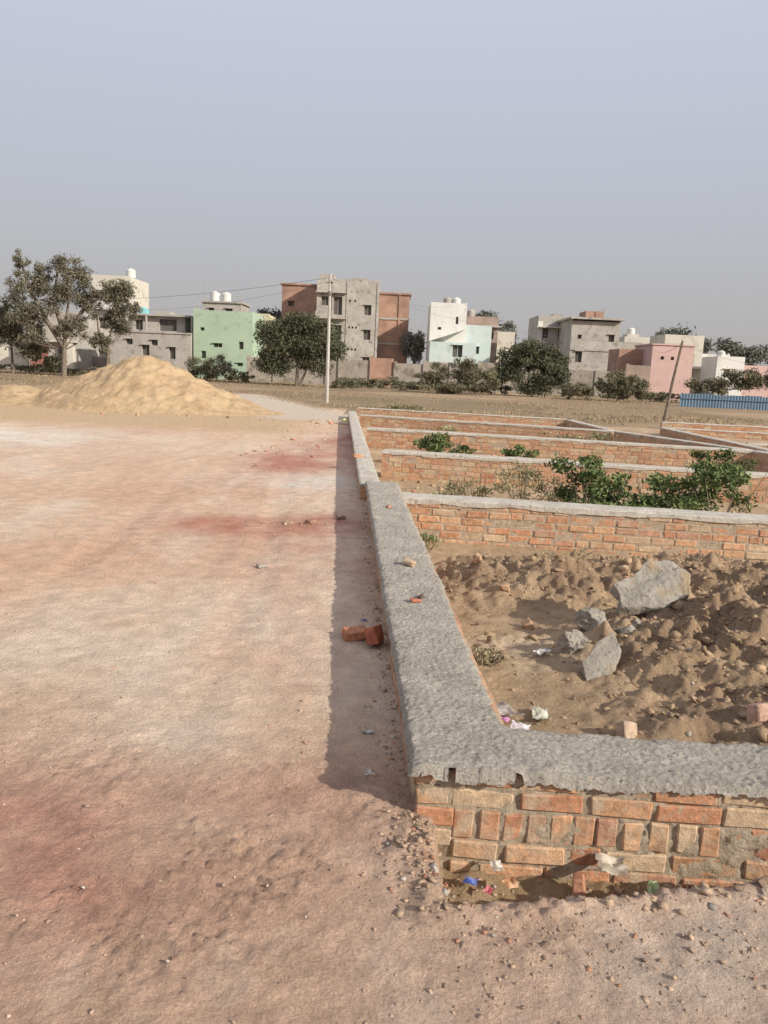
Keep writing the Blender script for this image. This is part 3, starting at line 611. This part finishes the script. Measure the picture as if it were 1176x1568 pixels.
weed('weed_plant',[(.46,7.9,-.15,.16,.2,.10)],350,.014,W1); weed('weed_plant',[(1.9,7.75,-.2,.4,.12,.08)],300,.012,W2)
weed('weed_plant',[(5.0,20,.05,1.2,.5,.25),(1.5,20.5,.0,.9,.5,.2)],1400,.035,W2)
weed('weed_plant',[(.5,28.8,.15,1.6,.5,.25)],1400,.04,W2)
n=44000
gx_=rng.uniform(-45,45,n); gy_=27.5+rng.random(n)**1.3*42
rd=np.abs(gx_+2.2+(gy_-24)*.38)<1.5; kp=~(rd&(gy_<42))&(np.abs(gx_)<gy_*.62+3)&~((gx_<-3.5)&(gy_<30.5)); kp&=fbm(gx_,gy_,4,4,61)>-.15
gx_=gx_[kp];gy_=gy_[kp];n=len(gx_)
hg=rng.uniform(.02,.09,n)*(1+1.4*np.clip(fbm(gx_,gy_,7,3,62),-.5,1)); an=rng.uniform(0,6.28,n); w=.012+.0006*gy_
base=np.stack([gx_,gy_,H(gx_,gy_)-.01],-1); dx=np.stack([np.cos(an)*w,np.sin(an)*w,0*w],-1)
tip=base+np.stack([rng.normal(0,.05,n),rng.normal(0,.05,n),hg],-1)
V=np.stack([base-dx,base+dx,tip],1).reshape(-1,3)
tt=np.clip(rng.random(n)*.6+.5*(fbm(gx_,gy_,5,3,63)+.3),0,1)[:,None]; cc=np.array((.40,.30,.19))*(1-tt)+np.array((.25,.195,.115))*tt
mkmesh('dry_field_grass',V,np.arange(3*n).reshape(n,3),[m_grass],None,cc)

# ---------------------------------------------------------------- buildings (distance haze mixed into wall and paint colours)
m_dark=M('dark_interior',(.11,.10,.095),(.15,.14,.13),bump=0)  # flat dark fill painted for unlit openings, lightened to stand in for haze
m_conc=M('weathered_concrete',(.35,.325,.29),(.48,.45,.41),scale=.9,bump=.3,bscale=6,spots=(.27,.245,.215),spotscale=1.6,speck=(5,.12))
m_grey=M('grey_plaster',(.35,.325,.295),(.43,.405,.37),scale=.8,bump=.2,bscale=8,spots=(.27,.24,.215),spotscale=1.5,speck=(5,.12))
m_green=M('green_paint',(.34,.44,.33),(.40,.50,.38),scale=.5,bump=.1,spots=(.31,.37,.29),spotscale=1.1)
m_pink=M('pink_paint',(.54,.37,.34),(.59,.42,.385),scale=.6,bump=.1,spots=(.45,.34,.31),spotscale=1.0)
m_white=M('white_paint',(.64,.635,.60),(.72,.71,.68),scale=.6,bump=.1,spots=(.52,.50,.46),spotscale=1.0)
m_mint=M('pale_blue_paint',(.50,.60,.59),(.60,.66,.64),scale=.4,bump=.1,spots=(.45,.52,.5),spotscale=1.0)
m_cream=M('cream_paint',(.54,.51,.44),(.62,.585,.51),scale=.6,bump=.1,spots=(.43,.40,.35),spotscale=1.0)
m_red=M('maroon_paint',(.29,.14,.12),(.34,.17,.14),scale=.8,bump=.1)
m_yel=M('yellow_paint',(.55,.50,.36),scale=1,bump=0)
m_blue=M('blue_sheet',(.12,.18,.25),(.15,.22,.29),scale=.8,bump=.1,rough=.6)
m_cyan=M('cyan_tank',(.22,.48,.52),bump=0,rough=.5)
m_bk=BrickM('red_brick_wall',(.33,.17,.12),(.40,.215,.15),(.40,.31,.25),1.3)
m_bk2=BrickM('brown_brick_wall',(.31,.22,.18),(.36,.25,.205),(.33,.28,.24))
m_wall=M('boundary_plaster',(.28,.245,.21),(.38,.34,.295),scale=.7,bump=.3,bscale=5,spots=(.20,.17,.145),spotscale=1.2,speck=(4,.15))

b=B([m_conc,m_dark,m_bk,m_white])
hs=[(-8.3,-7.4,8.6,9.6),(-6.9,-5.9,7.6,9.6),(-6.9,-5.9,4.7,6.4),(-6.9,-5.9,1.8,3.6),(-8.3,-7.6,5.6,6.6),
    (-3.3,-2.5,7.7,8.8),(-3.3,-2.5,4.9,6.0),(-3.3,-2.5,1.6,2.9),(-5.1,-4.9,6.1,6.35),(-4.7,-4.5,6.1,6.35),(-4.3,-4.1,6.1,6.35),(-5.1,-4.9,3.6,3.85),(-4.7,-4.5,3.6,3.85),(-4.3,-4.1,3.6,3.85),(-5.1,-4.9,9.1,9.35),(-4.5,-4.3,9.1,9.35)]
b.bld(-8.8,-1.7,92,99,0,11.0,hs,0,1)
for z in (4.2,7.1,10.0): b.box(-8.95,-5.3,91.4,91.99,z,z+.12,0)
b.box(-8.95,-7.2,91.4,91.5,7.24,7.9,0)
for x in (-8.85,-7.1,-5.4,-1.9): b.box(x,x+.25,91.93,91.995,.01,11.3,0)
b.box(-5.2,-3.0,93,96,11.01,11.9,0); b.box(-8.6,-7.0,93,96,11.01,12.2,0)
for x in (-7.9,-6.1,-4.0,-2.2): b.cyl(x,94,11,12.3,.04,.04,0,5)
b.bld(-13.6,-8.82,97,104,0,11.2,[(-12.8,-12.1,8.7,9.3)],2,1,par=False); b.box(-13.8,-8.83,96.8,104.1,11.2,11.4,2)
b.bld(-1.68,2.0,97,103,0,10.6,[],2,1,par=False); b.box(-1.69,2.2,96.8,103.1,10.6,10.8,2)
for z in (4.6,7.6): b.box(-1.69,2.05,96.9,96.99,z,z+.22,0)
b.box(.7,.95,96.88,96.99,.01,10.5,2)
b.done('unfinished_apartment_building')
b=B([m_grey,m_dark,m_white])
b.bld(-26.9,-19.1,75,81,0,4.2,[(-23.8,-23.1,1.9,2.9),(-21.2,-20.6,1.7,2.8),(-25.3,-24.7,2.9,3.4),(-22.9,-22.3,2.9,3.4)],0,1,par=False)
b.bld(-25.6,-20.1,76.6,81,4.21,5.7,[(-24.9,-24.2,4.4,5.3),(-22.6,-20.9,4.35,5.45)],0,1,par=False)
b.box(-26.2,-19.5,76.0,81.2,5.71,5.88,0); b.cyl(-19.3,76.1,4.21,5.7,.1,.1,0,6); b.cyl(-26.0,76.1,4.21,5.7,.1,.1,0,6); b.cyl(-23.7,76.1,4.21,5.7,.1,.1,0,6)
b.box(-23.3,-22.0,78,80,5.9,6.3,0); b.box(-26.91,-19.0,74.9,74.99,4.05,4.2,0)
b.done('grey_house')
b=B([m_green,m_dark,m_white,m_grey])
b.bld(-18.95,-13.3,75.3,82,0,5.9,[(-18.2,-17.75,1.9,2.6),(-17.0,-16.2,3.0,3.35),(-14.6,-14.15,2.9,3.6),(-18.3,-17.9,4.5,4.8),(-14.7,-14.2,1.3,1.6)],0,1,par=True)
b.cyl(-18.7,76,6,8.4,.03,.03,3,5); b.cyl(-14.5,76,6,8.0,.03,.03,3,5)
b.done('green_house')
b=B([m_grey,m_dark,m_white])
b.bld(-21.6,-17.2,90,95,0,8.2,[(-20.9,-20.3,6.9,7.6),(-19,-18.2,6.9,7.6)],0,1,par=False); b.box(-21.8,-17.0,89.8,95.2,8.2,8.4,0)
b.tank(-20.4,91,8.4,.55,1.15,2); b.tank(-19.1,91,8.4,.55,1.1,2); b.cyl(-21.3,90.3,8.4,10.5,.04,.04,0,5); b.cyl(-17.6,90.3,8.4,9.9,.04,.04,0,5)
b.bld(-16.0,-14.4,95,99,0,6.3,[],0,1)
b.done('house_with_water_tanks')
b=B([m_yel,m_dark,m_white]); b.bld(-14.5,-13.0,84,88,0,6.2,[(-14.2,-13.5,5.0,5.6)],0,1); b.done('yellow_house')
b=B([m_cream,m_dark,m_white,m_cyan])
b.bld(-36.0,-31.4,95,102,0,10.6,[(-35.3,-34.5,8.2,9.4),(-33.4,-32.5,8.2,9.4),(-35.3,-34.5,5,6.2),(-33.4,-32.5,5,6.2)],0,1); b.box(-36.1,-31.3,94.2,94.99,7.2,7.4,2); b.box(-36.1,-31.3,94.2,94.3,7.42,8.1,2); b.tank(-32,97,11.2,.55,1.1,2); b.done('cream_apartment_house')
b=B([m_white,m_dark,m_cyan,m_grey])
b.bld(-31,-26.3,88,94,0,5.6,[(-30.2,-29.4,3.6,4.7),(-28.3,-27.4,3.6,4.7)],0,1); b.tank(-28.0,89,6.0,.62,1.3,2); b.box(-30.6,-29.6,89,91,5.62,7.3,0); b.done('white_house')
b=B([m_cream,m_dark,m_red,m_grey])
b.bld(-37,-32.0,80,86,0,5.3,[(-36.3,-35.5,3.5,4.5),(-34.2,-33.2,3.4,4.5)],3,1); b.box(-37.2,-31.8,79.2,79.99,2.9,3.05,0); b.box(-36.8,-35.0,79.93,79.98,.2,2.6,2); b.box(-34.2,-33.5,79.93,79.98,.2,2.4,1); b.box(-33.0,-32.2,79.3,79.98,.01,2.88,0)
b.bld(-45,-38,82,88,0,4.4,[(-43,-42,2,3)],0,1); b.done('maroon_and_grey_house')
b=B([m_white,m_dark,m_mint,m_grey])
b.bld(4.3,8.4,90,96,3.0,8.7,[(7.2,7.5,7.0,7.8),(5.2,5.6,6.3,6.6)],0,1); b.bld(8.42,11.4,90.3,96,0,6.3,[(9.5,10.1,3.8,4.6)],2,1); b.box(4.3,8.4,90.05,96,0.01,2.99,2)
b.bld(4.31,9.5,88.2,89.98,0,4.9,[(6.9,8.0,3.3,4.6)],2,1,par=False); b.add([(4.2,88.1,4.92),(8.3,88.1,6.4),(8.3,89.98,6.4),(4.2,89.98,4.92)],[(0,1,2,3)],0)
b.tank(6.3,92,9.2,.5,.9,3); b.tank(7.3,92,9.2,.5,.9,0); b.cyl(4.5,90.5,8.7,9.9,.04,.04,3,5); b.cyl(8.2,90.5,8.7,10,.04,.04,3,5)
b.done('white_and_blue_house')
b=B([m_bk2,m_dark,m_conc])
b.bld(8.8,13.0,97,103,0,7.9,[(10.6,11.5,5.6,6.8),(12,12.5,5.8,6.6)],0,1); b.box(8.6,13.3,96.2,103,7.2,7.38,2); b.tank(9.8,99,8.5,.5,.9,2); b.done('brown_brick_house')
b=B([m_cream,m_dark,m_grey]); b.bld(13.4,15.6,100,104,0,6.4,[],0,1); b.done('cream_hut')
b=B([m_cream,m_dark,m_grey,m_white])
b.bld(16.2,20.2,88,94,0,7.6,[(16.8,17.4,5.8,6.8),(18.5,19.3,5.8,6.8)],2,1); b.box(16.0,20.3,87.3,87.99,6.9,7.05,0); b.box(16.2,16.7,87.9,87.99,3,7.6,3); b.box(18.0,19.0,89,91,8.2,8.5,2); b.done('plastered_house')
b=B([m_grey,m_dark,m_conc,m_bk])
b.bld(18.6,23.6,82,89,0,6.9,[(19.3,19.7,5.6,6.0),(22.5,23.1,5.4,6.1),(19.2,19.9,3.2,4.3)],2,1); b.box(18.3,23.9,81.4,89.2,7.55,7.75,2); b.box(18.61,23.59,81.9,81.99,4.4,4.6,0); b.box(20.2,22.0,83,86,7.76,8.5,3); b.cyl(21.9,82.5,7.7,8.9,.04,.04,0,5)
b.bld(23.62,26.4,83,88,0,4.9,[(24.4,25.1,3,4)],0,1); b.done('grey_two_storey_house')
b=B([m_cream,m_dark,m_white]); b.bld(28.0,31.2,95,100,0,6.2,[(28.6,29.3,4.5,5.5)],0,1); b.box(28.6,30,96,98,6.2,7.1,0); b.tank(29.3,97,7.1,.45,.8,2); b.done('cream_house')
b=B([m_pink,m_dark,m_white,m_bk]); b.bld(23.2,26.9,70,75,0,4.75,[(24.0,24.3,3.5,3.8),(24.9,25.2,3.5,3.8)],0,1,par=False); b.box(23.1,27.0,69.9,75.1,4.76,4.88,0); b.bld(21.0,23.18,72.5,76,0,4.4,[],3,1,par=False); b.done('pink_house')
b=B([m_cream,m_dark,m_white]); b.bld(29.4,33.6,85,90,0,5.9,[(30.3,31.2,3.6,4.8),(32.2,32.7,3.6,4.6)],0,1); b.box(29.2,33.8,84.2,84.99,3.1,3.25,2); b.bld(33.62,37,86,90,0,4.2,[],2,1); b.done('cream_house')
b=B([m_white,m_dark,m_pink]); b.bld(33.2,36.0,80,84,0,3.7,[(34,34.6,2.3,3.1)],0,1); b.bld(36.02,39,80.5,84,0,3.0,[],2,1); b.tank(33.9,81,4.2,.4,.8,0); b.done('white_bungalow')
b=B([m_wall,m_bk,m_conc])
segs=[(-13.2,-4.8,2.2,0),(-4.78,-1.9,2.35,0),(-1.88,.3,2.6,1),(.32,3.0,2.2,0),(3.02,8.0,2.45,0),(8.02,14,2.6,0),(14.02,20.6,2.3,0)]
for x0,x1,z,mi in segs:
    b.box(x0,x1,72,72.25,-.1,z,mi); b.box(x0,x0+.3,71.85,71.99,-.1,z+.15,mi)
    x=x0+2.4
    while x<x1-.5: b.box(x,x+.25,71.9,71.99,-.1,z+.05,mi); x+=2.4
b.done('compound_wall')
b=B([m_bk2]); b.box(20.7,22.9,69,69.25,-.1,2.9); b.box(20.7,20.95,68.9,68.99,-.1,3.0); b.done('brick_garden_wall')
b=B([m_wall]); b.box(-60,-27,84,84.25,-.1,1.6)
for i in range(12): b.box(-59+i*2.7,-58.7+i*2.7,83.9,83.99,-.1,1.7)
b.done('compound_wall')
V=[];F=[]
for i in range(420):
    x=19.4+i*.05; yy=52+.035*(1 if (i//2)%2 else 0); zt=.88+.03*math.sin(i//22*2.1)
    V+=[(x,yy,-.15),(x,yy,zt)]
for i in range(419): F.append((2*i,2*i+2,2*i+3,2*i+1))
b=B([m_blue,m_grey]); b.add(V,F,0)
for i in range(10): b.box(19.5+i*2.2,19.58+i*2.2,52.05,52.13,-.1,.95,1)
b.box(19.4,40.2,51.93,51.98,.55,.6,0); b.done('blue_sheet_fence')

# ---------------------------------------------------------------- poles and wires
m_pole=M('pole_concrete',(.42,.40,.36),(.52,.50,.46),scale=3,bump=.2)
m_wire=M('wire',(.2,.2,.2),bump=0)
b=B([m_pole,m_bark])
b.tube([(-2.8,35,-.2),(-2.8,35,2),(-2.8,35,5.6)],[.085,.075,.055],0,8); b.box(-2.95,-2.65,34.95,34.98,5.2,5.26,1); b.box(-2.94,-2.90,34.9,34.94,5.26,5.4,0); b.box(-2.70,-2.66,34.9,34.94,5.26,5.4,0); b.cyl(-2.8,34.9,4.7,4.85,.09,.09,1,8)
b.done('electric_pole')
b=B([m_pole,m_bark]); b.tube([(11.0,31,-.2),(11.2,31,1.6),(11.42,31,3.2)],[.07,.06,.045],1,8); b.box(11.28,11.55,30.93,30.96,2.95,3.0,1); b.done('leaning_pole')
def wire(name,a,c,sag,r=.012):
    a=Vector(a);c=Vector(c); pts=[]
    for i in range(17):
        t=i/16; p=a.lerp(c,t); p.z-=sag*4*t*(1-t); pts.append(tuple(p))
    b=B([m_wire]); b.tube(pts,[r]*17,0,5); b.done(name)
wire('overhead_wire',(-2.8,35,5.45),(-34,60,6.2),.9,.009); wire('overhead_wire',(-2.8,35,5.3),(-25,60,5.6),.9,.006)
wire('overhead_wire',(-2.7,35,5.4),(5.5,72,7.5),.5,.008); wire('overhead_wire',(-2.7,35,5.3),(11.4,31,3.1),.7,.004)
wire('overhead_wire',(11.4,31,3.1),(23,70,4.7),.5,.008); wire('overhead_wire',(11.4,31,3.05),(26,48,3.2),.5,.006)

# ---------------------------------------------------------------- light
el=math.radians(27); az=math.atan2(-.55,.83)
sd=Vector((math.cos(el)*math.cos(az),math.cos(el)*math.sin(az),math.sin(el)))
sl_=bpy.data.lights.new('sun','SUN'); sl_.energy=5.0; sl_.angle=math.radians(.7); sl_.color=(1,.92,.79)
so=bpy.data.objects.new('sun',sl_); COL.objects.link(so); so.rotation_euler=sd.to_track_quat('Z','Y').to_euler(); so.location=(10,-6,12)
w=bpy.data.worlds.new('World'); scene.world=w; w.use_nodes=True; nt=w.node_tree;N=nt.nodes;L=nt.links
bg=N['Background']
sky=N.new('ShaderNodeTexSky'); sky.sky_type='NISHITA'; sky.sun_disc=False; sky.sun_elevation=el; sky.sun_rotation=math.atan2(sd.x,sd.y); sky.dust_density=6; sky.air_density=1.0; sky.ozone_density=1
tc=N.new('ShaderNodeTexCoord'); sp=N.new('ShaderNodeSeparateXYZ'); L.new(tc.outputs['Generated'],sp.inputs[0])
cr=N.new('ShaderNodeValToRGB'); L.new(sp.outputs[2],cr.inputs[0]); e=cr.color_ramp.elements
e[0].position=0; e[0].color=(.51,.485,.475,1); e[1].position=1; e[1].color=(.64,.63,.68,1)
for p_,c_ in ((.06,(.52,.505,.505)),(.12,(.535,.535,.56)),(.22,(.565,.585,.66)),(.38,(.635,.66,.80)),(.6,(.67,.675,.75))):
    q=e.new(p_); q.color=(*c_,1)
sc_=N.new('ShaderNodeVectorMath'); sc_.operation='SCALE'; sc_.inputs['Scale'].default_value=10.0; L.new(cr.outputs[0],sc_.inputs[0])
mx=N.new('ShaderNodeMix'); mx.data_type='RGBA'; mx.inputs[0].default_value=.85; L.new(sky.outputs[0],mx.inputs[6]); L.new(sc_.outputs[0],mx.inputs[7])
L.new(mx.outputs[2],bg.inputs[0]); bg.inputs[1].default_value=.1

# ---------------------------------------------------------------- camera
p=math.radians(10.5); r=math.radians(2.5)
R=Vector((1,0,0)); U=Vector((0,math.sin(p),math.cos(p))); Fw=Vector((0,math.cos(p),-math.sin(p)))
cr_=R*math.cos(r)+U*math.sin(r); cu=-R*math.sin(r)+U*math.cos(r)
mat=Matrix((cr_,cu,-Fw)).transposed().to_4x4(); mat.translation=Vector((0,0,1.6))
cam=bpy.data.cameras.new('camera'); cam.sensor_fit='VERTICAL'; cam.sensor_height=24; cam.lens=24*1178/1568; cam.clip_end=6000; cam.clip_start=.05
co=bpy.data.objects.new('camera',cam); COL.objects.link(co); co.matrix_world=mat; scene.camera=co
